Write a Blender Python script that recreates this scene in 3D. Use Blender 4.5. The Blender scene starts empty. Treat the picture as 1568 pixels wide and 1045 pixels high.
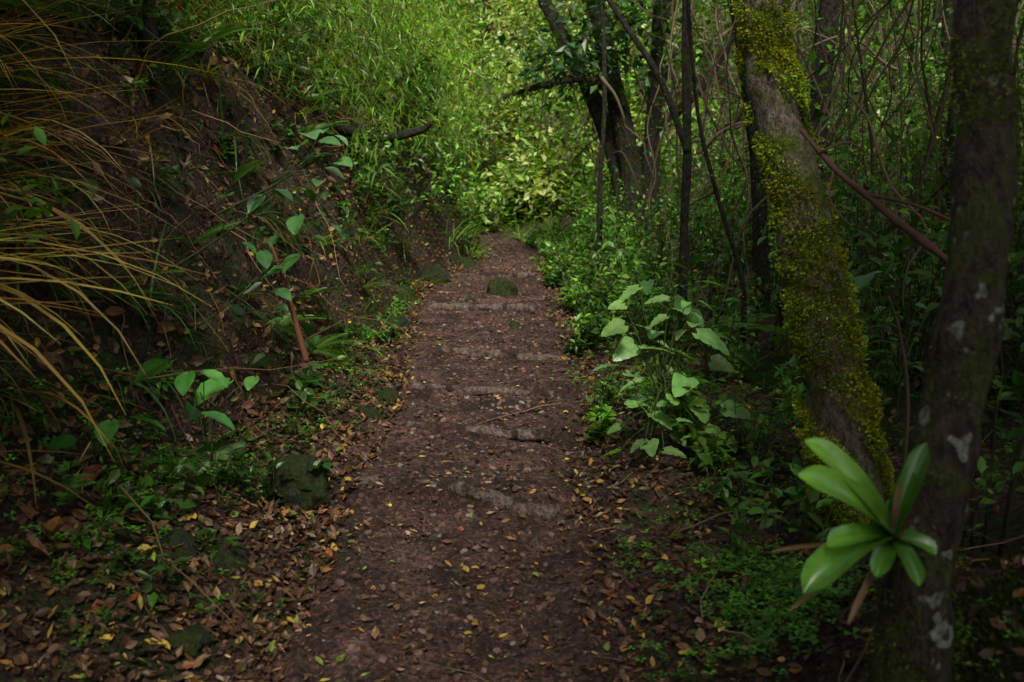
import bpy, math, numpy as np, bmesh
from mathutils import Vector, noise as mn
rng=np.random.default_rng(11)
R=rng.random
def U(a,b,n=None): return rng.uniform(a,b,n)
def N(s,n): return rng.normal(0,s,n)

# ------------------------------------------------------------ noise + terrain
def _h(i,j,s):
    v=np.sin(i*127.1+j*311.7+s*74.7)*43758.5453
    return v-np.floor(v)
def vn(x,y,s=0):
    x=np.asarray(x,float);y=np.asarray(y,float)
    i=np.floor(x);j=np.floor(y);fx=x-i;fy=y-j
    fx=fx*fx*(3-2*fx);fy=fy*fy*(3-2*fy)
    a=_h(i,j,s);b=_h(i+1,j,s);c=_h(i,j+1,s);d=_h(i+1,j+1,s)
    return (a+(b-a)*fx+(c-a)*fy+(a-b-c+d)*fx*fy)*2-1
def fbm(x,y,s=0,o=3):
    r=0;a=1.;f=1.
    for k in range(o):
        r=r+a*vn(x*f,y*f,s+k*3.1);a*=.5;f*=2.03
    return r
PY=[-30,-5,2.7,3.3,4.1,5.3,6.9,8.3,9.8,11,12.3,13.5,14.5,16,18,30]
PX=[-.3,-.3,-.21,-.19,-.22,-.1,-.14,-.22,-.24,-.16,.0,-.0,-.25,-1.2,-3,-14]
PW=[.56,.56,.55,.56,.57,.60,.66,.68,.66,.56,.46,.38,.36,.4,.4,.4]
def pc(y): return np.interp(y,PY,PX)
def pw(y): return np.interp(y,PY,PW)
STEPS=[4.02,5.05,5.85,6.85,8.7,10.6]
def H(x,y,fine=True):
    x=np.asarray(x,float);y=np.asarray(y,float)
    s=x-pc(y);w=pw(y)
    tl=np.maximum(-s-w,0);tr=np.maximum(s-w,0)
    w1=np.interp(y,[2,4,6.5,9,12,15],[1.0,.85,.45,.12,.1,.4])+.12*vn(y*1.3,y*0,5)
    z=.2*np.minimum(tl,w1)
    t2=np.maximum(tl-w1,0)
    hs=1.65+.25*vn(y*.7,0*y,9)
    sl=np.interp(y,[4,7],[1.75,2.6])
    z=z+np.minimum(t2*sl,hs)
    t3=np.maximum(t2-hs/sl,0)
    z=z+7*(1-np.exp(-t3*.75/7))
    z=z+.16*np.minimum(tr,1.5)+2.5*(1-np.exp(-np.maximum(tr-2.5,0)*.35/2.5))
    z=z+.38*np.exp(-(((x-1.35)/.45)**2+((y-2.25)/.55)**2))
    z=z+np.where(y>16,9*(1-np.exp(-np.maximum(y-16,0)*.34/9)),0)
    am=np.clip((tl+tr)*1.5,0,1)
    z=z+am*(.07*fbm(x*1.4,y*1.4,1)+.03*vn(x*6,y*6,2))+np.clip((tl-.6)*.8,0,1)*.16*fbm(x*1.1+4,y*1.6,7)
    z=z+(1-am)*(.022*vn(x*3,y*3,3)+.009*vn(x*9,y*9,4))
    for k,yy in enumerate(STEPS):
        q=y-yy-.06*vn(x*2.2,0*x,20+k)
        nx=STEPS[k+1]-yy if k+1<len(STEPS) else 1.5
        z=z+(1-am)*.055*np.where(q<-.03,0,np.where(q<.03,(q+.03)/.06,np.clip(1-(q-.03)/nx,0,1)))
    return z
def Nrm(x,y):
    e=.05
    a=np.stack([-(H(x+e,y)-H(x-e,y))/(2*e),-(H(x,y+e)-H(x,y-e))/(2*e),np.ones_like(x)],-1)
    return a/np.linalg.norm(a,axis=-1,keepdims=True)

# ------------------------------------------------------------ mesh builder
scene=bpy.context.scene
def link(o,parent=None):
    scene.collection.objects.link(o)
    if parent: o.parent=parent
    return o
class B:
    def __init__(s): s.V=[];s.T=[];s.C=[];s.n=0
    def add(s,V,T,C):
        s.V.append(V);s.T.append(T+s.n);s.C.append(np.broadcast_to(C,V.shape));s.n+=len(V)
    def inst(s,tm,pos,M,scale,col):
        TV,TT=tm;pos=np.atleast_2d(pos);n=len(pos);k=len(TV)
        if n==0:return
        scale=np.asarray(scale,float)
        if scale.ndim==0: scale=np.full(n,scale)
        if scale.ndim==1: scale=scale[:,None]*np.ones(3)
        L=TV[None]*scale[:,None,:]
        V=np.einsum('nij,nkj->nki',M,L)+pos[:,None,:]
        T=(TT[None]+(np.arange(n)*k)[:,None,None])
        C=np.repeat(np.broadcast_to(col,(n,3)),k,axis=0)
        s.add(V.reshape(-1,3),T.reshape(-1,3),C)
    def make(s,name,mat,smooth=False,parent=None):
        V=np.concatenate(s.V).astype(np.float32);T=np.concatenate(s.T).astype(np.int32);C=np.concatenate(s.C)
        me=bpy.data.meshes.new(name)
        me.vertices.add(len(V));me.vertices.foreach_set('co',V.ravel())
        me.loops.add(T.size);me.loops.foreach_set('vertex_index',T.ravel())
        me.polygons.add(len(T));me.polygons.foreach_set('loop_start',np.arange(0,T.size,3,dtype=np.int32))
        me.polygons.foreach_set('use_smooth',np.full(len(T),smooth))
        me.update(calc_edges=True)
        a=me.color_attributes.new('Col','FLOAT_COLOR','POINT')
        c=np.ones((len(V),4),np.float32);c[:,:3]=C
        a.data.foreach_set('color',c.ravel())
        me.materials.append(mat)
        return link(bpy.data.objects.new(name,me),parent)
def nz(a): return a/np.maximum(np.linalg.norm(a,axis=-1,keepdims=True),1e-9)
def frames(d,up):
    y=nz(d);x=nz(np.cross(y,up));z=np.cross(x,y)
    return np.stack([x,y,z],-1)
def tube(b,pts,rad,sides=6,col=(.1,.1,.1),rough=0.,seg=None,nf=8.):
    pts=np.asarray(pts,float);rad=np.asarray(rad,float)
    if seg:
        t=np.linspace(0,len(pts)-1,seg);i=np.clip(t.astype(int),0,len(pts)-2);f=(t-i)[:,None]
        p0=pts[np.maximum(i-1,0)];p1=pts[i];p2=pts[i+1];p3=pts[np.minimum(i+2,len(pts)-1)]
        q=.5*((2*p1)+(p2-p0)*f+(2*p0-5*p1+4*p2-p3)*f**2+(3*p1-p0-3*p2+p3)*f**3)
        rad=np.interp(t,np.arange(len(rad)),rad) if len(rad)==len(pts) else np.linspace(rad[0],rad[-1],seg)
        pts=q
    n=len(pts)
    if len(rad)!=n: rad=np.linspace(rad[0],rad[-1],n)
    tg=nz(np.gradient(pts,axis=0))
    ref=np.array([.13,.97,.2]) if abs(tg[:,1]).mean()<.8 else np.array([1,0,.1])
    a=nz(np.cross(tg,ref));c=np.cross(tg,a)
    th=np.linspace(0,2*np.pi,sides,endpoint=False)
    d=a[:,None]*np.cos(th)[None,:,None]+c[:,None]*np.sin(th)[None,:,None]
    rr=np.repeat(rad[:,None],sides,1)
    if rough:
        s0=R()*50
        for i in range(n):
            for j in range(sides):
                q=pts[i]+d[i,j]*rad[i]
                rr[i,j]*=1+rough*(mn.noise((q[0]*nf+s0,q[1]*nf,q[2]*nf*.45))+.5*mn.noise((q[0]*nf*3,q[1]*nf*3+s0,q[2]*nf*1.6)))
    V=(pts[:,None]+d*rr[...,None]).reshape(-1,3)
    i=np.arange(n-1)[:,None]*sides;j=np.arange(sides)[None];j2=(j+1)%sides
    A=(i+j).ravel();Bq=(i+j2).ravel();Cc=(i+sides+j2).ravel();D=(i+sides+j).ravel()
    T=np.concatenate([np.stack([A,Bq,Cc],1),np.stack([A,Cc,D],1)])
    V=np.concatenate([V,pts[:1],pts[-1:]]);k=n*sides
    jj=np.arange(sides)
    T=np.concatenate([T,np.stack([(jj+1)%sides,jj,np.full(sides,k)],1),np.stack([(n-1)*sides+jj,(n-1)*sides+(jj+1)%sides,np.full(sides,k+1)],1)])
    b.add(V,T,np.asarray(col,float))
    return pts,rad

# ------------------------------------------------------------ leaf templates
def TM(V,T): return np.array(V,float),np.array(T,int)
leaf4=TM([(0,0,0),(-.27,.45,.07),(0,1,-.1),(.27,.45,.07)],[(0,2,1),(0,3,2)])
blade4=TM([(0,0,0),(-.07,.35,.02),(0,1,-.18),(.07,.35,.02)],[(0,2,1),(0,3,2)])
leaf8=TM([(0,0,0),(-.25,.33,.05),(0,.36,-.02),(.25,.33,.05),(-.2,.68,.0),(0,.7,-.06),(.2,.68,.0),(0,1,-.16)],
 [(0,2,1),(0,3,2),(1,2,5),(1,5,4),(2,3,6),(2,6,5),(4,5,7),(5,6,7)])
curl8=TM([(0,0,.03),(-.22,.33,.14),(0,.36,.0),(.25,.33,.08),(-.2,.68,.10),(0,.7,.02),(.2,.68,.2),(0.04,1,.16)],leaf8[1])
def gridleaf(wf,K=10,J=4,fold=.12,droop=.25,ripple=.0):
    V=[];T=[]
    for i in range(K+1):
        t=i/K
        for j in range(-J,J+1):
            u=j/J;w=wf(t)
            back=-.12*abs(u)**1.5*max(0,1-t*2.5) if ripple else 0
            V.append((u*w,t+back,fold*abs(u)*w*2-droop*t*t+ripple*math.sin(t*26-abs(u)*5)*w*abs(u)-.1*u*u*w))
    S=2*J+1
    for i in range(K):
        for j in range(2*J):
            a=i*S+j;T+= [(a,a+1,a+S+1),(a,a+S+1,a+S)]
    return TM(V,T)
heart=gridleaf(lambda t:.42*(min(1,(t+.03)/.22)**.6)*(1-t)**.55*1.12+.004,12,4,.14,.25,.08)
oval=gridleaf(lambda t:.02+.42*math.sin(math.pi*min(1,t*.97+.02))**.8*(1-.35*t),10,3,.2,.25,.04)
ribbon=[]
for arc in (.15,.5,1.0,1.5):
    V=[];T=[];K=6
    y=z=0
    for i in range(K+1):
        t=i/K;w=.018*(1-t)**.6+.001
        V+=[(-w,y,z+.004),(w,y,z+.004)]
        a=math.radians(5)-arc*t*1.1
        y+=math.cos(a)/K;z+=math.sin(a)/K
    for i in range(K):
        a=2*i;T+=[(a,a+1,a+3),(a,a+3,a+2)]
    ribbon.append(TM(V,T))
def fern_t():
    V=[];T=[];n=20
    for i in range(n):
        t=.12+.88*i/n;z=.22*t-.45*t*t;ln=.24*math.sin(math.pi*min(1,(t*.9+.12)))**.8+.01
        for sd in (-1,1):
            k=len(V);w=.02
            V+=[(0,t,z),(sd*ln*.45,t+.05-w,z-.01),(sd*ln,t+.10,z-.05),(sd*ln*.4,t+.05+w,z-.005)]
            T+=[(k,k+1,k+2),(k,k+2,k+3)]
    for i in range(8):
        t0=i/8;t1=(i+1)/8
        k=len(V);f=lambda t:.22*t-.45*t*t
        V+=[(-.006,t0,f(t0)+.002),(.006,t0,f(t0)+.002),(.004,t1,f(t1)+.002),(-.004,t1,f(t1)+.002)]
        T+=[(k,k+1,k+2),(k,k+2,k+3)]
    return TM(V,T)
fern=fern_t()
def clover_t():
    V=[];T=[]
    for q in range(3):
        a=q*2.094;k=len(V);V.append((0,0,-.02))
        for (r,da,z) in ((.35,-.42,.03),(.9,-.4,.08),(.9,.4,.08),(.35,.42,.03)):
            V.append((r*math.cos(a+da),r*math.sin(a+da),z))
        T+=[(k,k+1,k+2),(k,k+2,k+3),(k,k+3,k+4)]
    return TM(V,T)
clover=clover_t()
def ico():
    p=(1+5**.5)/2
    V=nz(np.array([(-1,p,0),(1,p,0),(-1,-p,0),(1,-p,0),(0,-1,p),(0,1,p),(0,-1,-p),(0,1,-p),(p,0,-1),(p,0,1),(-p,0,-1),(-p,0,1)],float))
    T=[(0,11,5),(0,5,1),(0,1,7),(0,7,10),(0,10,11),(1,5,9),(5,11,4),(11,10,2),(10,7,6),(7,1,8),(3,9,4),(3,4,2),(3,2,6),(3,6,8),(3,8,9),(4,9,5),(2,4,11),(6,2,10),(8,6,7),(9,8,1)]
    return V*(1+N(.2,(12,1))),np.array(T)

# ------------------------------------------------------------ materials
def mk(name):
    m=bpy.data.materials.new(name);m.use_nodes=True;nt=m.node_tree
    return m,nt,nt.nodes['Principled BSDF'],nt.nodes['Material Output']
def nd(nt,t,**k):
    n=nt.nodes.new(t)
    for a,b in k.items():
        if a in n.inputs: n.inputs[a].default_value=b
        else: setattr(n,a,b)
    return n
def noi(nt,sc,det=4,ro=.6,vec=None):
    n=nd(nt,'ShaderNodeTexNoise',Scale=sc,Detail=det,Roughness=ro)
    if vec: nt.links.new(vec,n.inputs['Vector'])
    return n.outputs['Fac']
def ramp(nt,f,st):
    n=nt.nodes.new('ShaderNodeValToRGB');e=n.color_ramp.elements
    while len(e)<len(st): e.new(.5)
    for q,(p,c) in zip(e,st): q.position=p;q.color=(c if len(c)==4 else (*c,1))
    nt.links.new(f,n.inputs[0]);return n.outputs[0]
def mix(nt,f,a,b,mode='MIX'):
    n=nt.nodes.new('ShaderNodeMix');n.data_type='RGBA';n.blend_type=mode
    for s,v in ((n.inputs[0],f),(n.inputs[6],a),(n.inputs[7],b)):
        if isinstance(v,(int,float)): s.default_value=v
        elif isinstance(v,tuple): s.default_value=(*v,1)
        else: nt.links.new(v,s)
    return n.outputs[2]
def bump(nt,h,bsdf,st=.5,dist=.02):
    n=nd(nt,'ShaderNodeBump',Strength=st,Distance=dist);nt.links.new(h,n.inputs['Height']);nt.links.new(n.outputs[0],bsdf.inputs['Normal']);return n
G3=lambda a:(a,a,a)
def fastleaf(name,gl=.03,rough=.4,trans=.35,tint=(1.5,1.5,.45)):
    m,nt,b,o=mk(name);nt.nodes.remove(b)
    at=nd(nt,'ShaderNodeAttribute',attribute_name='Col')
    df=nt.nodes.new('ShaderNodeBsdfDiffuse');nt.links.new(at.outputs['Color'],df.inputs[0]);s=df.outputs[0]
    if trans:
        t=nt.nodes.new('ShaderNodeBsdfTranslucent');c2=mix(nt,1.,at.outputs['Color'],tint,'MULTIPLY');nt.links.new(c2,t.inputs[0])
        ms=nd(nt,'ShaderNodeMixShader');ms.inputs[0].default_value=trans
        nt.links.new(s,ms.inputs[1]);nt.links.new(t.outputs[0],ms.inputs[2]);s=ms.outputs[0]
    if gl:
        g=nd(nt,'ShaderNodeBsdfGlossy',Roughness=rough);g.inputs[0].default_value=(.95,1,.8,1)
        ms=nd(nt,'ShaderNodeMixShader');ms.inputs[0].default_value=gl
        nt.links.new(s,ms.inputs[1]);nt.links.new(g.outputs[0],ms.inputs[2]);s=ms.outputs[0]
    nt.links.new(s,o.inputs[0]);return m
def leafmat(name,rough=.4,trans=.3,spec=.5,sc=25):
    m,nt,b,o=mk(name)
    at=nd(nt,'ShaderNodeAttribute',attribute_name='Col')
    tc=nt.nodes.new('ShaderNodeTexCoord')
    f=ramp(nt,noi(nt,sc,3,.6,tc.outputs['Object']),[(.3,G3(.65)),(.7,G3(1.2))])
    c=mix(nt,1.,at.outputs['Color'],f,'MULTIPLY')
    nt.links.new(c,b.inputs['Base Color']);b.inputs['Roughness'].default_value=rough
    b.inputs['Specular IOR Level'].default_value=spec
    if trans:
        t=nt.nodes.new('ShaderNodeBsdfTranslucent');c2=mix(nt,1.,c,(1.5,1.5,.5),'MULTIPLY');nt.links.new(c2,t.inputs[0])
        ms=nd(nt,'ShaderNodeMixShader');ms.inputs[0].default_value=trans
        nt.links.new(b.outputs[0],ms.inputs[1]);nt.links.new(t.outputs[0],ms.inputs[2]);nt.links.new(ms.outputs[0],o.inputs[0])
    return m
M_leaf=fastleaf('leaf_green')
M_can=fastleaf('canopy_leaf',0,.4,.12)
M_broad=leafmat('broad_leaf',.33,.35,.5,18)
M_dry=fastleaf('leaf_dry',.03,.5,0,(1.3,1,.6))
M_twig=fastleaf('twig_bark',0,.6,0)
M_moss=fastleaf('moss',0,.6,.2)
def soilmat(name,litter):
    m,nt,b,o=mk(name);tc=nt.nodes.new('ShaderNodeTexCoord');v=tc.outputs['Object']
    med=noi(nt,3.5,5,.7,v);fin=noi(nt,48,4,.85,v)
    vo=nd(nt,'ShaderNodeTexVoronoi',Scale=50.);nt.links.new(v,vo.inputs['Vector'])
    sep=nt.nodes.new('ShaderNodeSeparateColor');nt.links.new(vo.outputs['Color'],sep.inputs[0])
    c=ramp(nt,fin,[(.38,(.014,.007,.005)),(.5,(.075,.041,.031)),(.66,(.26,.165,.13))])
    lc=ramp(nt,sep.outputs[0],[(.0,(.02,.010,.007)),(.5,(.055,.028,.019)),(.85,(.11,.06,.04)),(1,(.26,.18,.13))])
    c=mix(nt,.6 if litter else .3,c,lc)
    c2=ramp(nt,med,[(.36,(.4,.36,.34)),(.5,(.9,.85,.82)),(.64,(1.7,1.6,1.55))])
    c=mix(nt,1.,c,c2,'MULTIPLY')
    if litter:
        mo=ramp(nt,noi(nt,2.2,4,.7,v),[(.47,G3(0)),(.6,G3(.85))])
        mc=ramp(nt,fin,[(.35,(.012,.025,.003)),(.7,(.05,.09,.012))])
        c=mix(nt,mo,c,mc)
    nt.links.new(c,b.inputs['Base Color'])
    b.inputs['Roughness'].default_value=.75;b.inputs['Specular IOR Level'].default_value=.3
    ad=nd(nt,'ShaderNodeMath',operation='ADD');ml=nd(nt,'ShaderNodeMath',operation='MULTIPLY');ml.inputs[1].default_value=-.6
    nt.links.new(vo.outputs['Distance'],ml.inputs[0]);nt.links.new(ml.outputs[0],ad.inputs[0]);nt.links.new(fin,ad.inputs[1])
    bump(nt,ad.outputs[0],b,1.,.04)
    return m
M_soil=soilmat('trail_soil',False);M_ground=soilmat('forest_floor',True)
def barkmat(name,base,moss,lich,ml=.5,lcs=((.10,.12,.08),(.27,.31,.22)),ls=22):
    m,nt,b,o=mk(name);tc=nt.nodes.new('ShaderNodeTexCoord');mp=nd(nt,'ShaderNodeMapping');mp.inputs['Scale'].default_value=(1,1,.4)
    nt.links.new(tc.outputs['Object'],mp.inputs[0]);v=mp.outputs[0]
    f=noi(nt,42,4,.75,v)
    c=ramp(nt,f,[(.36,tuple(x*.25 for x in base)),(.64,base)])
    l=ramp(nt,noi(nt,ls,2,.6,tc.outputs['Object']),[(lich,G3(0)),(lich+.05,G3(.9))])
    lc=ramp(nt,f,[(.3,lcs[0]),(.7,lcs[1])])
    c=mix(nt,l,c,lc)
    g=ramp(nt,noi(nt,6,4,.7,tc.outputs['Object']),[(ml,G3(0)),(ml+.08,G3(1))])
    mc=ramp(nt,f,[(.3,tuple(x*.3 for x in moss)),(.7,moss)])
    c=mix(nt,g,c,mc)
    nt.links.new(c,b.inputs['Base Color']);b.inputs['Roughness'].default_value=.85;b.inputs['Specular IOR Level'].default_value=.2
    bump(nt,f,b,1.,.05);return m
M_bark=barkmat('mossy_bark',(.23,.18,.13),(.12,.16,.018),.58,.48)
M_barkn=barkmat('lichen_bark',(.085,.065,.05),(.09,.11,.028),.60,.47,((.15,.17,.13),(.42,.45,.38)),15)
M_barkd=barkmat('dark_bark',(.05,.04,.03),(.04,.065,.012),.68,.52)
M_rock=barkmat('mossy_stone',(.05,.045,.038),(.045,.065,.012),.75,.38)
M_wood=barkmat('weathered_wood',(.24,.175,.14),(.06,.038,.028),.8,.5)

# ------------------------------------------------------------ ground & path
def axis(a,b,st,lo,hi,g=1.14):
    c=list(np.arange(a,b,st));s=st;x=c[-1]
    while x<hi: s*=g;x+=s;c.append(x)
    s=st;x=c[0];pre=[]
    while x>lo: s*=g;x-=s;pre.append(x)
    return np.array(pre[::-1]+c)
def gridobj(name,X,Y,Z,mat):
    n,m=X.shape;V=np.stack([X,Y,Z],-1).reshape(-1,3)
    i=np.arange(n-1)[:,None]*m;j=np.arange(m-1)[None]
    a=(i+j).ravel();T=np.concatenate([np.stack([a,a+1,a+m+1],1),np.stack([a,a+m+1,a+m],1)])
    b=B();b.add(V,T,np.array([.1,.1,.1]));return b.make(name,mat,True)
xs=axis(-3.2,3.2,.05,-90,90);ys=axis(.8,15,.06,-40,140)
X,Y=np.meshgrid(xs,ys)
gridobj('ground',X,Y,H(X,Y),M_ground)
yy=np.arange(-3,19,.025);uu=np.linspace(-1.4,1.4,84)
Yp,Up=np.meshgrid(yy,uu,indexing='ij')
Wn=pw(Yp)*(1+.35*fbm(Yp*1.7,np.sign(Up)*7,31)+.18*vn(Yp*9,np.sign(Up)*3,33))
Xp=pc(Yp)+Up*pw(Yp)
edge=np.clip((1.0-np.abs(Up)*pw(Yp)/Wn)*.3,-.05,.014)+.013*fbm(Xp*20,Yp*20,55,3)*(np.abs(Up)<1.1)
gridobj('dirt_path',Xp,Yp,(H(Xp,Yp)+edge),M_soil)

# ------------------------------------------------------------ steps
def step(x0,x1,y0,y1,r,up=.012):
    b=B();x=np.linspace(x0,x1,14);y=np.linspace(y0,y1,14)+N(.006,14)
    zz=H(x,y+.03);z=np.interp(x,[x[0],x[-1]],[zz[:4].mean(),zz[-4:].mean()])-r+up+N(.005,14)
    tube(b,np.stack([x,y,z],1),r*(1+N(.08,14)),8,(.1,.1,.1),.3,seg=70,nf=16)
    return b.make('wooden_step',M_wood,True)
step(-.27,.18,4.10,3.90,.036,.050)
step(-.75,-.25,4.26,4.13,.03,.030)
step(-.55,.2,5.10,5.0,.03,.034)
step(-.6,.25,5.90,5.81,.03,.036)
step(-.5,.4,6.87,6.80,.035,.038)
step(-.75,.2,8.75,8.66,.04,.040)
step(-.6,.25,10.65,10.6,.04,.042)

# ------------------------------------------------------------ rocks
def rock(x,y,sx,sy,sz,seed=0):
    bm=bmesh.new();bmesh.ops.create_icosphere(bm,subdivisions=4,radius=1)
    for v in bm.verts:
        p=v.co.copy();n=mn.noise(p*1.1+Vector((seed*3.7,0,0)));n2=mn.noise(p*3+Vector((0,seed,0)));n3=mn.noise(p*9)
        q=p*(1+.45*n+.2*n2+.06*n3)
        v.co=Vector((q.x*sx,q.y*sy,q.z*sz))
    me=bpy.data.meshes.new('rock');bm.to_mesh(me);bm.free()
    for p in me.polygons:p.use_smooth=True
    me.materials.append(M_rock);o=link(bpy.data.objects.new('mossy_rock',me))
    o.location=(x,y,float(H(x,y))+sz*.15);o.rotation_euler=(.2*math.sin(seed),.2*math.cos(seed*2),seed*1.3)
for k,a in enumerate([(-.93,4.1,.12,.14,.14),(-1.2,3.35,.1,.09,.05),(-1.0,3.3,.07,.06,.06),(-.98,2.8,.07,.07,.05),(-.74,5.7,.08,.14,.06),(-.78,5.2,.07,.09,.05),
    (-.10,9.35,.14,.10,.13),(-.38,9.1,.05,.05,.04),(.02,7.9,.05,.045,.04),(-1.0,9.0,.12,.16,.12),(-.9,10.5,.12,.2,.12),(-.95,7.9,.1,.16,.08),(-.6,11.6,.1,.16,.12),(.5,2.6,.04,.04,.03),(.82,5.4,.09,.12,.07)]):
    rock(*a,seed=k+1)

# ------------------------------------------------------------ litter
PAL=np.array([(.065,.032,.017),(.11,.052,.025),(.04,.022,.014),(.17,.10,.052),(.26,.12,.03),(.36,.25,.04),(.14,.19,.03),(.18,.05,.018),(.3,.23,.15)])
def pal(n,p): 
    c=PAL[rng.choice(len(PAL),n,p=np.array(p)/sum(p))]
    return c*np.exp(N(.28,(n,1)))
def lay(b,x,y,tm,size,col,tilt=.35,lift=.012):
    n=len(x);nr=nz(Nrm(x,y)+N(tilt,(n,3))*np.array([1,1,.3]));th=U(0,6.283,n)
    d=np.stack([np.cos(th),np.sin(th),np.zeros(n)],1);d=nz(d-nr*(d*nr).sum(1,keepdims=True))
    sc=size[:,None]*np.stack([U(.6,1.3,n),np.ones(n),U(.3,1.6,n)],1)
    b.inst(tm,np.stack([x,y,H(x,y)+lift],1),frames(d,nr),sc,col)
b=B()
P1=[34,32,20,7,6,5,1.5,2.5,1.3]
n=11000;y=1.2+13.8*R(n)**1.5;x=pc(y)+U(-1.1,1.1,n)*pw(y)
k=(vn(x*3.1,y*3.1,81)+.6*vn(x*8,y*8,82)+.8*(np.abs(x-pc(y))/pw(y)-.5))>N(.4,n)
x=x[k];y=y[k];n=len(x);lay(b,x,y,curl8,.006+.026*R(n)**1.6,pal(n,[40,36,12,8,5,2.5,1,3,1.2]),.25,.018)
n=1200;y=2+12*R(n)**1.3;x=pc(y)+np.clip(N(.65,n),-1.15,1.15)*pw(y);lay(b,x,y,curl8,U(.022,.052,n),pal(n,[20,34,8,10,10,9,3,4,2]),.15,.02)
n=20000;y=1.5+15*R(n)**1.3;s=pw(y)*.85+np.abs(N(.8,n));x=pc(y)-s;lay(b,x,y,curl8,U(.018,.062,n),pal(n,P1),.55,.02)
n=11000;y=1.5+13*R(n)**1.3;s=pw(y)*.8+np.abs(N(.7,n));x=pc(y)+s;lay(b,x,y,curl8,U(.015,.055,n),pal(n,P1),.55,.02)
n=12000;y=3+12*R(n);s=pw(y)+U(.5,4.5,n);x=pc(y)-s;lay(b,x,y,curl8,U(.04,.11,n),pal(n,[30,32,20,13,4,.5,.5,2,2]),.6,.03)
b.make('fallen_leaves',M_dry)
b=B();n=12000;y=1.5+13*R(n)**1.5;x=pc(y)+N(.5,n)*pw(y)
c=np.array([.085,.052,.04])*np.exp(N(.6,(n,1)))
for k in range(4):
    q=slice(k,None,4);m=len(x[q]);th=U(0,6.28,m)
    d=np.stack([np.cos(th),np.sin(th),0*th],1)
    b.inst(ico(),np.stack([x[q],y[q],H(x[q],y[q])+.014],1),frames(d,np.tile([0,0,1.],(m,1))),(.002+.015*R(m)**4)[:,None]*np.array([1,1.4,.8]),np.minimum(c[q],.18))
b.make('gravel',M_twig)

# ------------------------------------------------------------ generic plants
def colv(base,n,j=.3,h=.12):
    base=np.asarray(base,float);c=base*np.exp(N(j,(n,1)))*np.exp(N(h,(n,3)));return np.clip(c,0,.6)
LG=np.array([.115,.24,.025]);MG=np.array([.052,.13,.016]);DG=np.array([.022,.055,.015]);YG=np.array([.19,.30,.028]);PG=np.array([.30,.44,.11])
def spray(L,W,p0,p1,sag,nl,size,tm,col,tr=.004,ts=.15,flat=.6,jit=.04,down=.25,tc=(.07,.06,.035)):
    p0=np.asarray(p0,float);p1=np.asarray(p1,float)
    t=np.linspace(0,1,8)[:,None];P=p0+(p1-p0)*t+np.array([0,0,1])*sag*4*t*(1-t)
    wob=N(.02,(8,3))*np.linalg.norm(p1-p0)*t;P=P+wob
    if W is not None: tube(W,P,[tr,tr*.35],4,tc)
    t=ts+(1-ts)*R(nl);ii=np.clip((t*7).astype(int),0,6);f=(t*7-ii)[:,None]
    q=P[ii]*(1-f)+P[ii+1]*f;tg=nz(P[ii+1]-P[ii])
    d=nz(tg*.5+nz(N(1,(nl,3))*np.array([1,1,flat]))+np.array([0,0,-down]))
    up=nz(np.array([0,0,1.])+N(.35,(nl,3)))
    L.inst(tm,q+N(jit,(nl,3)),frames(d,up),size*U(.6,1.25,nl),col)
def shrub(L,W,base,h,spread,ns,nl,size,tm,cb,lean=(0,0),jit=.05,tr=.005,j=.3,**k):
    base=np.asarray(base,float);sh=np.exp(N(.15,1))
    for _ in range(ns):
        a=U(0,6.283);r=spread*math.sqrt(R())
        tip=base+np.array([math.cos(a)*r+lean[0]*h,math.sin(a)*r+lean[1]*h,h*U(.5,1.1)])
        b0=base+np.array([math.cos(a),math.sin(a),0])*r*.25
        spray(L,W,b0,tip,U(0,.25)*h,nl,size,tm,colv(cb*sh,nl,j),tr,jit=jit,**k)
def xyz(x,y,dz=0): return np.array([x,y,float(H(x,y))+dz])

gc=B()
def cover(n,x,y,size,cb,hmax=.07):
    z=H(x,y)+U(.01,hmax,n);th=U(0,6.28,n);d=np.stack([np.cos(th),np.sin(th),0*th],1)
    up=nz(Nrm(x,y)*.6+np.array([0,0,.7])+N(.35,(n,3)))
    gc.inst(clover,np.stack([x,y,z],1),frames(d,up),size*U(.5,1.3,n),colv(cb,n,.4))
def patch(cx,cy,rx,ry,n,size,cb,hmax=.08):
    a=U(0,6.28,n);r=np.sqrt(R(n));x=cx+np.cos(a)*r*rx+N(.06,n);y=cy+np.sin(a)*r*ry+N(.06,n)
    k=vn(x*7,y*7,61)+.6*(1-r)>.0;cover(k.sum(),x[k],y[k],size,cb,hmax)
GC=np.array([.06,.18,.014])
for (cx_,cy_,rx,ry,n) in [(-1.55,3.9,.4,.5,1300),(-1.35,3.1,.3,.3,200),(-1.15,4.9,.25,.4,200),(-1.9,3.4,.5,.5,900),(.85,3.0,.25,.35,600),(.78,2.75,.2,.25,400),(1.15,4.2,.35,.45,350),(.95,5.2,.3,.6,300),(-1.05,6.2,.25,.6,300),(.95,7,.3,1.,500)]:
    patch(cx_,cy_,rx,ry,n,.022,GC)
n=7000;y=2+12*R(n);x=pc(y)+pw(y)+.0+np.abs(N(1.,n));k=vn(x*2.3,y*2.3,40)+.5*vn(x*9,y*9,44)>.4;cover(k.sum(),x[k],y[k],.024,GC,.13)
n=7000;y=2+12*R(n);x=pc(y)-pw(y)-.0-np.abs(N(1.1,n));k=vn(x*2.3,y*2.3,41)+.5*vn(x*9,y*9,45)>.4;cover(k.sum(),x[k],y[k],.02,GC*.8,.06)
gc.make('ground_cover_plants',M_leaf)

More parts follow.
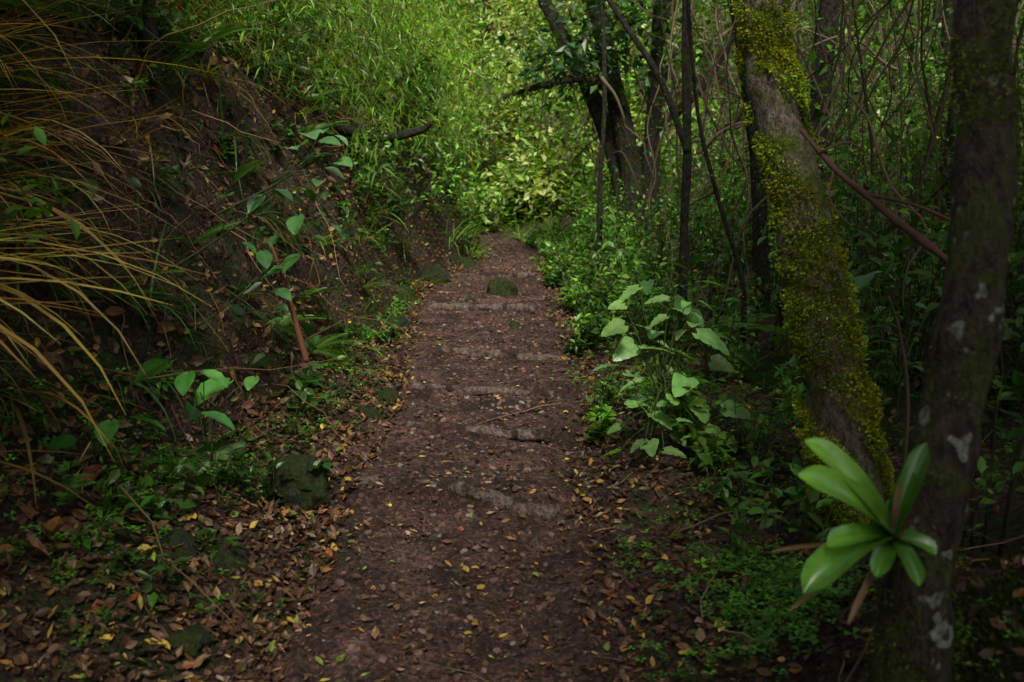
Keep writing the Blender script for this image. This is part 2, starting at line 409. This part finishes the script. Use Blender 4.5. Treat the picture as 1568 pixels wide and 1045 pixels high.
hb=B();ht=B()
for _ in range(330):
    y=U(2.6,14);s=-.05+abs(N(.75,1)[0]);x=float(pc(y)+pw(y)+s)
    if y<3.8 and (R()<.7 or s<.35): continue
    if y<7 and vn(x*1.7,y*1.7,90)<-.05: continue
    h=U(.08,.34)*(1+s*.45)
    shrub(hb,ht,xyz(x,y),h,h*.6,4,11,U(.03,.085),leaf8,(LG if R()<.45 else MG)*U(.6,1.4),jit=.015,tr=.0025)
for _ in range(210):
    y=U(3,14);s=.1+abs(N(1.3,1)[0]);x=float(pc(y)-pw(y)-s)
    h=U(.06,.24)
    shrub(hb,ht,xyz(x,y),h,h*.8,3,9,U(.03,.08),leaf8,MG*U(.5,1.3),lean=(.5,-.1),jit=.015,tr=.0025)
hb_parent=hb.make('undergrowth_plants',M_leaf);ht.make('stems',M_twig,True,hb_parent)

fb=B()
def fernp(x,y,dz,ln,nf,cb=MG):
    p=xyz(x,y,dz);a=U(0,6.28)+np.arange(nf)*2.4;n=nf
    d=np.stack([np.cos(a),np.sin(a),U(.15,.7,n)],1);fb.inst(fern,np.tile(p,(n,1)),frames(d,np.tile([0,0,1.],(n,1))),ln*U(.7,1.1,n),colv(cb,n,.2))
for x,y,dz,l,k in [(-1.3,6.3,.05,.33,8),(-1.45,6.0,.05,.32,7),(-1.9,4.6,0,.35,7),(-1.75,5.4,0,.3,6),(-2.,6.5,.1,.4,7),(-1.6,8,.1,.4,7),(-2.3,5.1,.1,.4,6),(1.7,6,.1,.4,7),(1.3,8,.1,.4,7),(-2.6,4.4,0,.4,6),(-1.35,5.6,0,.25,7)]:
    fernp(x,y,dz,l,k,MG*1.5)
for _ in range(60):
    y=U(4,14);fernp(float(pc(y)-pw(y)-U(.5,3.5)),y,0,U(.25,.5),6,MG*U(.6,1.5))
for _ in range(25):
    y=U(5,14);fernp(float(pc(y)+pw(y)+U(.4,3)),y,0,U(.25,.5),6,MG*U(.7,1.2))
fb.make('ferns',M_leaf)

gb=B()
def grass(x,y,n,ln,cb,dirb=(0,0,.6),spread=.8,dz=0,pr=.05):
    p=xyz(x,y,dz)+N(pr,(n,3))*np.array([1,1,.3])
    d=nz(np.asarray(dirb)+N(spread,(n,3))*np.array([1,1,.35]));d[:,2]=np.abs(d[:,2])*.8+.05
    for k in range(4):
        q=slice(k,None,4);m=len(p[q])
        gb.inst(ribbon[k],p[q],frames(d[q],np.tile([0,0,1.],(m,1))+N(.1,(m,3))),(ln*U(.5,1.2,m))[:,None]*np.array([.8,1,1]),colv(cb,m,.3))
ST=np.array([.40,.26,.065])
for _ in range(120):
    y=U(2.5,7);x=float(pc(y)-pw(y)-np.interp(y,[2,7],[1.15,.7])-U(0,1.9))
    grass(x,y,20,U(.3,.65),(MG*.8 if R()<.65 else ST*.35),(.7,-.3,.2),.6)
for _ in range(20):
    y=U(2.9,4.6);dx=U(1.85,2.55);grass(float(pc(y)-dx),y,15,U(.6,1.1),ST*U(.5,1.5),(.95,U(-.3,.3),.12),.22,.08,.08)
for _ in range(110):
    y=U(6.5,14.5);x=float(pc(y)-pw(y)-U(.05,2.5));grass(x,y,22,U(.3,.6),(YG if R()<.5 else MG)*U(.5,1.),(.6,-.3,.2))
for _ in range(70):
    y=U(4,14);x=float(pc(y)+pw(y)+U(.0,2));grass(x,y,16,U(.12,.4),MG*U(.6,1.4))
for _ in range(120):
    y=U(11.5,17.5);x=float(pc(y)+(1 if R()<.5 else -1)*(pw(y)+U(.05,1.5)))
    grass(x,y,22,U(.25,.55),LG*U(.9,1.7))
gb.make('grass',M_leaf)

tw=B()
for _ in range(560):
    y=U(2.5,13);x=float(pc(y)-pw(y)-U(.5,4));p=xyz(x,y,U(.02,.3));l=U(.2,1.0)
    d=nz(np.array([U(-.2,1),U(-1,.6),U(-1.2,.3)]));t=np.linspace(0,1,7)[:,None]
    P=p+d*l*t+np.cumsum(N(.025,(7,3)),0);P[:,2]=np.maximum(P[:,2],H(P[:,0],P[:,1])+.005)
    tube(tw,P,[U(.0015,.006),.0012],4,np.array([.18,.105,.055])*U(.5,1.8))
for _ in range(380):
    y=U(2,14);s=U(-1,2.5) if R()<.25 else U(.6,3);x=float(pc(y)+s);p=xyz(x,y,.015);l=U(.1,.6);a=U(0,6.28)
    t=np.linspace(0,1,6)[:,None];P=p+np.array([math.cos(a),math.sin(a),0])*l*t+np.cumsum(N(.015,(6,3)),0)
    P[:,2]=H(P[:,0],P[:,1])+.02+.15*R()*t[:,0]*(s>.8);tube(tw,P,[U(.0015,.006),.001],4,np.array([.14,.095,.06])*U(.5,1.8))
tw.make('dead_twigs',M_twig,True)

# ------------------------------------------------------------ hand-placed broadleaf plants
def bplant(name,ctr,offs,size,cb,tm=heart,root=None,gl=M_broad,j=.22,down=.25):
    ctr=np.array(ctr,float);L=B();W=B()
    if root is None: root=xyz(ctr[0],ctr[1]+.05)
    root=np.array(root,float)
    mid=(root+ctr)/2+np.array([.02,.02,0])
    tube(W,[root,mid,ctr],[.007,.005,.004],6,(.06,.08,.03),seg=12)
    for o in offs:
        dx,dz=o[0],o[1];s=(o[2] if len(o)>2 else 1.)*U(.85,1.15)
        p=ctr+np.array([dx,U(-.16,.12),dz]);a=root+(ctr-root)*U(.35,1.)
        az=math.atan2(-1+U(-.6,1.3),dx*6+U(-1.4,1.4))
        d=np.array([[math.cos(az),math.sin(az)*.8,-down+U(-.3,.35)]])
        M=frames(d,np.array([[0,0,1.]])+N(.3,(1,3)))
        b0=p-nz(d)[0]*size*s*.5
        L.inst(tm,b0[None],M,np.array([[size*s*U(.85,1.15),size*s,size*s]]),colv(cb,1,j,.07))
        m=(a+b0)/2+np.array([0,0,.03]);tube(W,[a,m,b0],[.003,.0025,.002],5,(.06,.09,.03),seg=8)
    o=L.make(name,gl,True);W.make('stems',M_twig,True,o);return o
offs=[(-.16,.34,.8),(-.03,.32,.75),(.1,.27,.75),(-.24,.2,.7),(-.17,.08,1),(-.27,.015,.7),(-.02,.1,.9),(.23,.14,1.15),(.08,-.05,1.1),(-.15,-.08,.8),(.34,-.17,1),(.28,-.37,1),(0,-.23,.7),(-.25,-.4,.7),(-.06,-.34,.8),(.12,.05,.8),(.05,-.36,.7),(.18,-.2,.7),(-.08,.2,.6),(.2,.3,.6),(-.1,-.18,.6),(.3,.0,.7)]
offs+=[(U(-.25,.3),U(-.42,.36),U(.4,.7)) for _ in range(26)]
bplant('broadleaf_plant',(.70,4.5,.51),offs,.155,np.array([.22,.42,.11]),down=.1)
bplant('broadleaf_plant',(.95,5.6,.65),[(-.2,.1),(.0,.2),(.2,.1),(.1,-.1),(-.15,-.15),(.25,-.2),(0,.0)],.12,np.array([.10,.24,.05]))
bplant('broadleaf_plant',(-1.02,5.6,1.47),[(-.07,.11),(-.1,-.02),(.04,-.1),(.11,-.04),(.04,.07),(-.02,.13,.8),(-.15,.05,.8),(.1,.08,.7),(-.05,-.15,.7),(.0,.0,.7)],.125,np.array([.11,.26,.08]),oval,root=(-1.75,5.8,1.1),down=.1)
bplant('broadleaf_plant',(-1.2,5.05,1.27),[(-.12,.13),(.06,.02),(-.1,-.03),(.11,-.13),(.02,-.2),(-.2,.02)],.12,np.array([.07,.19,.05]),oval,root=(-1.75,5.1,.9))
bplant('broadleaf_plant',(-1.2,4.97,.93),[(-.02,.05),(-.03,-.04),(.07,.01),(.03,-.14,1.3),(0,-.27,.8),(-.1,.1,.8)],.12,np.array([.09,.24,.06]),oval,root=(-1.7,5.0,.55))
bplant('broadleaf_plant',(-1.31,4.05,.52),[(-.18,.11),(-.03,.07),(.1,.09),(.03,.0,1.35),(-.06,-.1,1.1),(.12,-.07),(.2,.03,.7)],.125,np.array([.08,.25,.045]),oval,down=.05)
bplant('broadleaf_plant',(-1.62,3.66,.42),[(-.15,.02),(-.05,.05),(.08,.06,1.1),(.2,.06),(.02,-.08),(-.22,-.04)],.12,np.array([.07,.21,.04]),oval,down=.05)
for (x,y,z) in [(-1.5,6.6,1.0),(-1.45,7.5,.9),(-1.9,4.4,1.3),(-1.35,5.4,.55),(1.6,4.6,.6),(1.5,5.2,1.0),(1.55,3.9,.8),(1.9,5.5,1.2)]:
    bplant('broadleaf_plant',(x,y,z),[(U(-.25,.25),U(-.25,.25),U(.6,1.1)) for _ in range(12)],.10,np.array([.05,.14,.03])*U(.8,1.4),oval,root=xyz(x+(-.3 if x<0 else .05),y+.1))

b=B();tube(b,[(-1.25,5.15,1.02),(-1.19,5.12,.85),(-1.12,5.08,.6),(-1.07,5.05,.42)],[.009,.012,.014,.013],8,(.15,.065,.035),.35,seg=30);b.make('broken_branch',M_twig,True)

# ------------------------------------------------------------ trees
def moss_on(b,pts,rad,n,size,cb,thr=.0,seed=0,th=2.2,low=0):
    t=R(n)*(len(pts)-1);i=t.astype(int);f=(t-i)[:,None];P=pts[i]*(1-f)+pts[np.minimum(i+1,len(pts)-1)]*f
    tg=nz(pts[np.minimum(i+1,len(pts)-1)]-pts[i]);r=rad[i]
    d=N(1,(n,3));d=nz(d-tg*(d*tg).sum(1,keepdims=True))
    q=P+d*r[:,None]
    k=fbm(q[:,2]*6+q[:,0]*9,q[:,1]*9+np.arctan2(d[:,1],d[:,0])*.8,seed)+.25*vn(q[:,2]*30,q[:,0]*30+q[:,1]*17,seed+1)+low*np.clip(1.1-q[:,2],0,1)>thr
    q=q[k];d=d[k];m=len(q)
    dd=nz(d+N(.6,(m,3))+np.array([0,0,-.2]))
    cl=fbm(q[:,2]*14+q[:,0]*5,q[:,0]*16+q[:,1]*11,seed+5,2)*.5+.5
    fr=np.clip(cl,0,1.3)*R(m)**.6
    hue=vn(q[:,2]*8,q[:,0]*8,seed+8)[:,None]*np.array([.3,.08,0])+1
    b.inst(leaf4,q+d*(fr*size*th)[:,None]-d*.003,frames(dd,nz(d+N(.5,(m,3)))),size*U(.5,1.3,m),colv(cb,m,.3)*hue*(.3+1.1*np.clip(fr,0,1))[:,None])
def crown(L,W,c,r,nclump,nper,size,cb,tm=leaf4,root=None):
    c=np.array(c,float)
    for _ in range(nclump):
        v=nz(N(1,3))*R()**.33*np.array(r);p=c+v
        if root is not None and W is not None and R()<.5:
            rt=np.array(root);m=(rt+p)/2+N(.2,3);tube(W,[rt,m,p],[.03,.018,.006],5,(.05,.045,.03),seg=8)
        n=nper;q=p+N(1,(n,3))*np.array([.42,.42,.22])*U(.6,1.2)
        d=nz(N(1,(n,3))*np.array([1,1,.4])+np.array([0,0,-.35]));up=nz(np.array([0,0,1.])+N(.4,(n,3)))
        L.inst(tm,q,frames(d,up),size*U(.6,1.3,n),colv(cb*math.exp(N(.25,1)[0]),n,.25))
tr=B();pts,rad=tube(tr,[(1.32,3.3,-.15),(1.26,3.38,.15),(1.21,3.43,.4),(1.14,3.64,.98),(1.02,3.86,1.62),(.965,4.05,2.1),(.93,4.3,3.2),(1.2,4.6,4.6)],[.18,.13,.108,.098,.086,.08,.08,.07],20,(.1,.1,.1),.28,seg=130,nf=9)
mt=tr.make('mossy_tree',M_bark,True)
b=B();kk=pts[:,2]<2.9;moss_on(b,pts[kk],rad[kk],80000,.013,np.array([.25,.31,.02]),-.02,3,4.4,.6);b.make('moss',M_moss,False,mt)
L=B();W=B();crown(L,W,(2.4,5.1,6.2),(1.1,1.4,.8),10,110,.14,MG,leaf4,(1.2,4.6,4.5));L.make('crown',M_can,False,mt);W.make('branches',M_twig,True,mt)
tr=B();pts,rad=tube(tr,[(.95,2.02,-.1),(.90,2.03,.35),(.905,2.05,.68),(1.0,2.14,1.2),(1.07,2.3,1.6),(1.10,2.42,1.9),(1.25,2.7,3),(1.5,3,4.6)],[.13,.09,.072,.065,.062,.065,.07,.06],20,(.1,.1,.1),.2,seg=120,nf=12)
nt_=tr.make('leaning_tree',M_barkn,True)
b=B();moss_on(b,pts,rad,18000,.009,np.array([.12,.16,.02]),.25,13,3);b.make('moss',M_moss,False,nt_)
L=B();W=B();crown(L,W,(2.6,2.8,5.6),(1.2,1.4,.9),14,110,.14,MG,leaf4,(1.5,3,4.5));L.make('crown',M_can,False,nt_);W.make('branches',M_twig,True,nt_)

br=B()
def strap(base,tip,w,arch,col,tilt=(0,-.3,1),K=18,J=4):
    base=np.array(base,float);tip=np.array(tip,float);up=nz(np.array(tilt,float));V=[];C=[];T=[]
    d=tip-base
    for i in range(K+1):
        t=i/K;p=base+d*t+up*arch*4*t*(1-t)*np.linalg.norm(d)
        tg=nz(d+up*arch*4*(1-2*t)*np.linalg.norm(d));sd=nz(np.cross(tg,up));nn=np.cross(sd,tg)
        ww=w*(.62+.5*math.sin(math.pi*min(t*.72+.03,1)))*min(1,((1-t)*7+.02))**.5
        for j in range(-J,J+1):
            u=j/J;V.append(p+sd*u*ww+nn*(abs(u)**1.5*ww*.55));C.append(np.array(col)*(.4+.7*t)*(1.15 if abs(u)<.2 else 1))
    S=2*J+1
    for i in range(K):
        for j in range(2*J):
            a=i*S+j;T+=[(a,a+1,a+S+1),(a,a+S+1,a+S)]
    br.add(np.array(V),np.array(T),np.array(C))
c0=np.array([.805,1.98,.755]);G1=(.22,.50,.055)
for tip,w,ar,col,tl in [((.605,1.97,.97),.026,.09,G1,(.2,-.7,.8)),((.575,1.90,.92),.029,.09,G1,(.1,-.7,.8)),((.87,2.0,.955),.02,.04,(.06,.18,.02),(-.6,-1,.3)),((.58,1.83,.70),.032,.14,(.15,.38,.035),(0,-.4,1)),((.63,1.86,.785),.022,.10,(.17,.42,.04),(0,-.5,1)),
   ((.875,1.92,.74),.019,.14,(.10,.27,.03),(0,-.4,1)),((.74,1.88,.71),.019,.12,(.11,.3,.03),(0,-.4,1)),((.70,2.08,.90),.020,.1,(.08,.24,.02),(0,-.8,.7)),((.84,1.99,.90),.016,.05,(.07,.2,.02),(-.6,-.8,.4)),((.66,1.93,.73),.018,.16,(.10,.28,.03),(0,-.4,1)),((.82,1.86,.70),.017,.1,(.09,.24,.03),(0,-.6,1))]:
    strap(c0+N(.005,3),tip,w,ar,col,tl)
for tip in [(.53,1.9,.755),(.56,1.85,.65),(.60,1.88,.73),(.68,1.85,.62)]:
    strap(c0+np.array([-.01,0,-.02]),tip,.006,.03,(.24,.15,.06))
strap(c0,(.79,1.93,.89),.007,.0,(.3,.18,.12),(0,-1,.2))
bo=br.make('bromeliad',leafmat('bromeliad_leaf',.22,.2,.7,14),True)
b=B();q=c0+N(.022,(500,3))+np.array([.03,.02,-.02]);b.inst(leaf4,q,frames(N(1,(500,3)),N(1,(500,3))),U(.008,.02,500),colv((.12,.07,.04),500,.3));b.make('root_tuft',M_twig,False,bo)
b=B();n=16000;x=1.2+N(.38,n);y=2.2+N(.38,n);k=(fbm(x*5,y*5,71)>-.1)&(x>.75);x=x[k];y=y[k];m=len(x)
b.inst(leaf4,np.stack([x,y,H(x,y)+.012*R(m)],1),frames(nz(Nrm(x,y)+N(.6,(m,3))),N(1,(m,3))),U(.008,.022,m),colv((.04,.06,.010),m,.4));b.make('moss_patch',M_moss)

b=B();tube(b,[(.93,3.28,1.6),(1.02,3.2,1.48),(1.11,3.13,1.395),(1.17,2.95,1.31),(1.23,2.79,1.235),(1.35,2.7,1.1)],[.007,.010,.011,.013,.012,.011],8,(.11,.058,.047),.45,seg=60,nf=18)
tube(b,[(1.11,3.13,1.40),(1.2,3.0,1.38),(1.30,2.9,1.33)],[.006,.005,.004],6,(.12,.06,.05),.3,seg=14)
tube(b,[(1.02,3.2,1.48),(1.0,3.15,1.38),(1.06,3.1,1.3)],[.004,.003,.002],6,(.12,.07,.05),.2,seg=12)
tube(b,[(.98,3.22,1.53),(1.06,3.2,1.56),(1.14,3.2,1.52),(1.22,3.15,1.55)],[.004,.003,.002],6,(.12,.07,.05),.2,seg=12)
b.make('fallen_branch',M_twig,True)
b=B();tube(b,[(1.15,3.0,1.1),(1.22,3.05,.95),(1.28,3.1,.7),(1.28,3.1,.3)],[.004,.006,.006,.006],6,(.12,.08,.065),.3,seg=20);b.make('fallen_branch',M_twig,True)
b=B();tube(b,[(-2.2,9.6,1.7),(-1.6,9.3,1.62),(-1.2,9.2,1.53),(-.85,9.15,1.58),(-.72,9.1,1.66)],[.08,.06,.05,.035,.02],10,(.05,.04,.03),.25,seg=40)
b.make('fallen_log',M_barkd,True)

def tree(stems,crowns,col=MG,mat=M_barkd,size=.09,moss=0,tm=leaf4,nper=80):
    tb=B();mb=B()
    for P,r in stems:
        p,rd=tube(tb,P,r,10,(.1,.1,.1),.2,seg=36)
        if moss: moss_on(mb,p,rd,moss,.03,np.array([.10,.15,.015]),.1,7)
    o=tb.make('forest_tree',mat,True)
    if moss: mb.make('moss',M_moss,False,o)
    L=B();W=B()
    for c,r,nc in crowns:
        crown(L,W,c,r,nc,nper,size,col,tm,np.array(stems[0][0][-1])*.3+np.array(c)*.7)
    if crowns: L.make('crown',M_leaf,False,o);W.make('branches',M_twig,True,o)
    return o
tree([([(1.45,12.1,.1),(1.35,12.1,.9),(1.0,12.3,1.9),(.55,12.5,2.8),(.3,12.6,3.4),(.0,12.8,5)],[.18,.13,.10,.08,.07,.05]),
      ([(1.5,12.0,.1),(1.4,12.0,1.2),(1.15,12.1,2.3),(.95,12.2,3.3),(.9,12.4,5)],[.16,.13,.11,.09,.07]),
      ([(1.6,12.0,.1),(1.65,12.0,1.2),(1.7,12.1,2.3),(1.75,12.2,3.5),(1.9,12.4,5)],[.14,.11,.09,.08,.06]),
      ([(1.35,12.2,1.0),(1.75,12.1,1.6),(2.3,12,2.2),(2.8,12,3.2)],[.08,.06,.05,.04]),
      ([(1.3,11.9,1.9),(.9,11.7,2.15),(.4,11.6,2.1),(-.1,11.5,1.95)],[.055,.05,.04,.015])],
     [((1.1,11.6,3.0),(1.2,.7,.6),10),((.75,12,2.4),(.6,.4,.3),4)],DG*1.3,moss=1800,size=.13,nper=100)
tree([([(1.2,6.9,.1),(1.19,6.9,.8),(1.2,6.95,1.5),(1.17,7,2.3),(1.15,7.1,4)],[.04,.032,.03,.028,.02]),
      ([(1.2,6.93,1.45),(1.0,7.0,1.95),(.7,7.1,2.4),(.4,7.2,2.9)],[.025,.022,.02,.015])],[])
tree([([(1.45,6.1,.3),(1.42,6.1,.7),(1.25,6.1,1.2),(1.1,6.1,1.75),(1.0,6.1,2.6)],[.018,.016,.014,.012,.01])],[])
tree([([(1.85,7.2,.2),(1.75,7.2,1.3),(1.6,7.2,2.2),(1.4,7.4,3.5)],[.06,.05,.05,.04])],[],moss=1500)
tree([([(2.9,9.5,.3),(2.85,9.5,1.5),(2.9,9.5,3),(3,9.6,5)],[.12,.1,.09,.07])],[((3,9.6,5.4),(1.8,1.8,1.),10)],moss=1500)
tree([([(3.9,8.5,.3),(3.75,8.5,1.5),(3.9,8.5,3),(4,8.6,5)],[.16,.13,.12,.1])],[((4,8.6,5.6),(2,2,1.),10)],moss=1500)
tree([([(2.4,4.9,.3),(2.35,4.9,1.2),(2.2,4.9,2.5),(2.3,5,4.3)],[.09,.075,.07,.06])],[((2.6,5,5.2),(1.5,1.5,.8),12)])
tree([([(.92,10.3,.2),(.9,10.3,1.0),(.93,10.3,2),(.85,10.4,3.6)],[.03,.025,.022,.02])],[])
tree([([(-2.0,5.9,1.3),(-2.05,5.9,2.4),(-1.95,6,4.2)],[.04,.035,.03])],[((-2.5,6,5.0),(1.2,1.5,.8),12)])
tree([([(-3.2,7.6,2.5),(-3.1,7.5,4),(-3,7.5,5.6)],[.13,.11,.1])],[((-3.6,7.3,6.4),(1.4,1.6,1),12)])
for (x,y,hh) in [(-.6,21,0),(1.2,23,0),(2.6,18,0),(4.2,17,1),(5.2,12,1),(6.5,9,1),(-2.6,23,0),(2.5,27,0),(5.5,23,1),(7,17,1),(-5,20,1),(.1,30,0),(-6,25,1),(9,22,1)]:
    z=float(H(x,y));a=N(.4,2);h=U(4.,6.)
    tree([([(x,y,z-.2),(x+a[0]*.4,y,z+h*.4),(x+a[0],y+a[1],z+h)],[.12,.09,.05])],([((x+a[0],y+a[1],z+h),(2.2,2.2,1.4),9)] if hh or y>22 else [((x+a[0],y+a[1],z+h-.7),(1.2,1.2,.8),4)])+[((x,y,z+h*.4),(1.6,1.5,1.3),8)],(PG*.8 if (y>20 and x<4) else LG*1.2 if y>17 else MG)*U(.8,1.5),size=.16)  # far crowns coloured paler, brightness of the opening put into leaf colour

# ------------------------------------------------------------ bamboo
bl=B();bs=B()
for _ in range(280):
    y=U(7.2,16.5);s=U(.7,3.4);x=float(pc(y)-pw(y)-s);p=xyz(x,y,.1)
    out=U(.3,1.5);tip=p+np.array([out,U(-.9,.2),U(-.7,1.0)])
    if tip[0]>pc(y)-pw(y)+.1: tip[0]=pc(y)-pw(y)-U(-.1,.3)
    f=np.interp(y,[7,9,13],[.6,1.1,1.4]);cc=(YG if R()<.45 else LG)*U(.45,1.3)*f  # f lightens leaf colour with distance, painting in the brighter far light
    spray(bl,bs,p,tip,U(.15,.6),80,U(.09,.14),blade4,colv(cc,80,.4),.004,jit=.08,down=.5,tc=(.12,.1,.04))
for _ in range(120):
    y=U(9,17);x=U(-3.5,-.4);z=U(2.0,4.6);p=np.array([x,y,z+.5]);tip=p+np.array([U(-.3,.7),U(-.8,.3),U(-.9,.1)])
    p0=xyz(x-.8,y+.3)
    spray(bl,bs,p0,tip,U(.1,.4),90,U(.09,.15),blade4,colv((YG if R()<.5 else LG)*U(.6,1.7),90,.4),.005,ts=.5,jit=.12,down=.5,tc=(.12,.1,.04))
bo=bl.make('bamboo_thicket',M_leaf);bs.make('canes',M_twig,True,bo)

# ------------------------------------------------------------ shrubs
sb=B();sw=B()
for _ in range(150):
    y=U(8,17);s=U(.3,3.2);x=float(pc(y)-pw(y)-s);h=U(.3,1.0)
    shrub(sb,sw,xyz(x,y),h,h*.6,5,22,U(.06,.11),leaf4,(LG if R()<.5 else MG)*U(.6,1.7),lean=(.4,-.1),jit=.07)
for k in range(400):
    if k<330: y=U(14.6,30);x=U(-.25,.5)*y*.75+ .6
    else: y=U(15.5,21);x=U(.2,2.6)
    if abs(x-pc(y))<.5 and y<17: continue
    h=U(.8,2.6)*(1 if y>17 else .5);kk_=y/20;r=R();pp=.3 if x<3 else .1
    shrub(sb,sw,xyz(x,y),h,h*.4,6,34,U(.08,.18)*max(1,kk_),leaf4,(PG if r<pp else YG if r<pp+.3 else LG)*U(.5,1.6),jit=.14,tr=.01,j=.4)  # pale greens mixed in to paint the glow of the far opening
for _ in range(215):
    y=U(4.5,15);s=U(.4,5.0);x=float(pc(y)+pw(y)+s)
    if y<7 and vn(x*1.7,y*1.7,90)<-.15: continue
    h=U(.3,.8)+min(s,3)*.28*U(.5,1.3)+max(0,s-2.2)*.3
    if y<6 and x<1.5: h*=.6
    c=(MG if R()<.55 else LG)*U(.5,1.5)*np.interp(s,[0,4],[1.2,.9])
    shrub(sb,sw,xyz(x,y),h,h*.4,6,27,U(.045,.085),leaf8 if y<8 else leaf4,c,jit=.05,tr=.005)
for _ in range(95):
    y=U(6,17);x=float(pc(y)+pw(y)+U(.9,6));p=xyz(x,y);h=U(2,4.5)
    spray(sb,sw,p,p+np.array([N(.7,1)[0],N(.3,1)[0],h]),0,60,.085,leaf4,colv(MG*U(.9,2.4),60),U(.006,.022),ts=.3,jit=.16)
for _ in range(50):
    y=U(2.6,5.5);x=U(1.55,3.6);h=U(.5,1.9);shrub(sb,sw,xyz(x,y),h,h*.35,6,28,U(.05,.085),leaf8,MG*U(.5,1.1),jit=.06)
for _ in range(140):
    y=U(3,12);s=U(1.3,5.5);x=float(pc(y)-pw(y)-s);h=U(.25,1.0)
    shrub(sb,sw,xyz(x,y),h,h*.6,6,24,U(.05,.09),leaf8,MG*U(.4,1.1),lean=(.35,-.1),jit=.06)
so=sb.make('shrubs',M_leaf);sw.make('stems',M_twig,True,so)

hv=B()
for _ in range(150):
    y=U(4.5,14);x=float(pc(y)+U(1.5,5));z=U(2.5,5);l=U(1.5,4);t=np.linspace(0,1,12)[:,None]
    P=np.array([x,y,z])+np.array([N(.8,1)[0],N(.4,1)[0],-l])*t+np.cumsum(N(.06,(12,3)),0)*np.array([1,1,.2])
    if (P[:,0]-pc(P[:,1])).min()<1.15: continue
    P[:,2]=np.maximum(P[:,2],H(P[:,0],P[:,1])+.02);tube(hv,P,[U(.003,.012),U(.003,.006)],5,np.array([.12,.09,.06])*U(.3,1.8),seg=30)
for _ in range(150):
    y=U(8,17);x=U(.4,4.5);z=U(.6,3.4);t=np.linspace(0,1,8)[:,None];d=np.array([U(-1.4,1.4),U(-.5,.5),U(-1.,1.)])
    P=np.array([x,y,z])+d*t+np.array([0,0,1])*U(-.35,.5)*4*t*(1-t)+np.cumsum(N(.04,(8,3)),0)
    if (P[:,0]-pc(P[:,1])).min()<.5: continue
    tube(hv,P,[U(.005,.018),.003],5,np.array([.12,.095,.06])*U(.25,1.5),seg=20)
hv.make('hanging_vines',M_twig,True)

# ------------------------------------------------------------ added shade canopy
cb=B()  # out-of-view leaf clusters, added overhead to shade the foreground and sides
def can(n,x,y,z,size,c):
    d=nz(N(1,(n,3))*np.array([1,1,.3]));up=nz(np.array([0,0,1.])+N(.4,(n,3)))
    cb.inst(leaf4,np.stack([x,y,z],1),frames(d,up),size*U(.7,1.3,n),colv(c,n,.25))
ncl=1100
cx_=U(-9,9,ncl);cy_=U(-12,5,ncl)
gap=np.where(cx_<0,np.interp(cy_,[-12,-3,0,2,4,5],[.85,.95,1.15,1.5,2.3,3]),np.interp(cy_,[-12,-3,-1,0,2,4,5],[.8,.95,1.25,1.5,1.8,3.,4.5]))  # opening shaped to let light onto the path and right trunk
keep=np.abs(cx_-.0)>gap*U(.85,1.15,ncl)
cx_=cx_[keep];cy_=cy_[keep];cz_=np.maximum(H(cx_,cy_)+2.4,5.2)+U(0,1.8,len(cx_))
m=40;n=len(cx_)*m
can(n,np.repeat(cx_,m)+N(.42,n),np.repeat(cy_,m)+N(.42,n),np.repeat(cz_,m)+N(.25,n),.34,MG)
cb.make('shade_canopy',M_can)

# ------------------------------------------------------------ light, camera
el,az=math.radians(52),math.radians(174)
w=bpy.data.worlds.new('World');scene.world=w;w.use_nodes=True;nt=w.node_tree
sk=nt.nodes.new('ShaderNodeTexSky');sk.sky_type='NISHITA';sk.sun_disc=False;sk.sun_elevation=el;sk.sun_rotation=az
sk.air_density=1.;sk.dust_density=4.;sk.ozone_density=.6
hs=nd(nt,'ShaderNodeHueSaturation',Saturation=.4);nt.links.new(sk.outputs[0],hs.inputs['Color'])
nt.links.new(hs.outputs[0],nt.nodes['Background'].inputs[0]);nt.nodes['Background'].inputs[1].default_value=.15
sd=bpy.data.lights.new('sun','SUN');sd.energy=5.;sd.angle=math.radians(12);sd.color=(1,.96,.88)
so=link(bpy.data.objects.new('sun',sd));v=Vector((math.sin(az)*math.cos(el),math.cos(az)*math.cos(el),math.sin(el)))
so.rotation_euler=v.to_track_quat('Z','Y').to_euler();so.location=v*30
cd=bpy.data.cameras.new('camera');cd.lens=35;cd.sensor_width=36;cd.clip_end=600;cd.clip_start=.02
cd.dof.use_dof=True;cd.dof.focus_distance=5.2;cd.dof.aperture_fstop=3.2
co=link(bpy.data.objects.new('camera',cd));co.location=(0,0,1.6);co.rotation_euler=(math.radians(78),0,0);scene.camera=co
scene.view_settings.view_transform='Standard';scene.view_settings.look='None';scene.view_settings.exposure=0
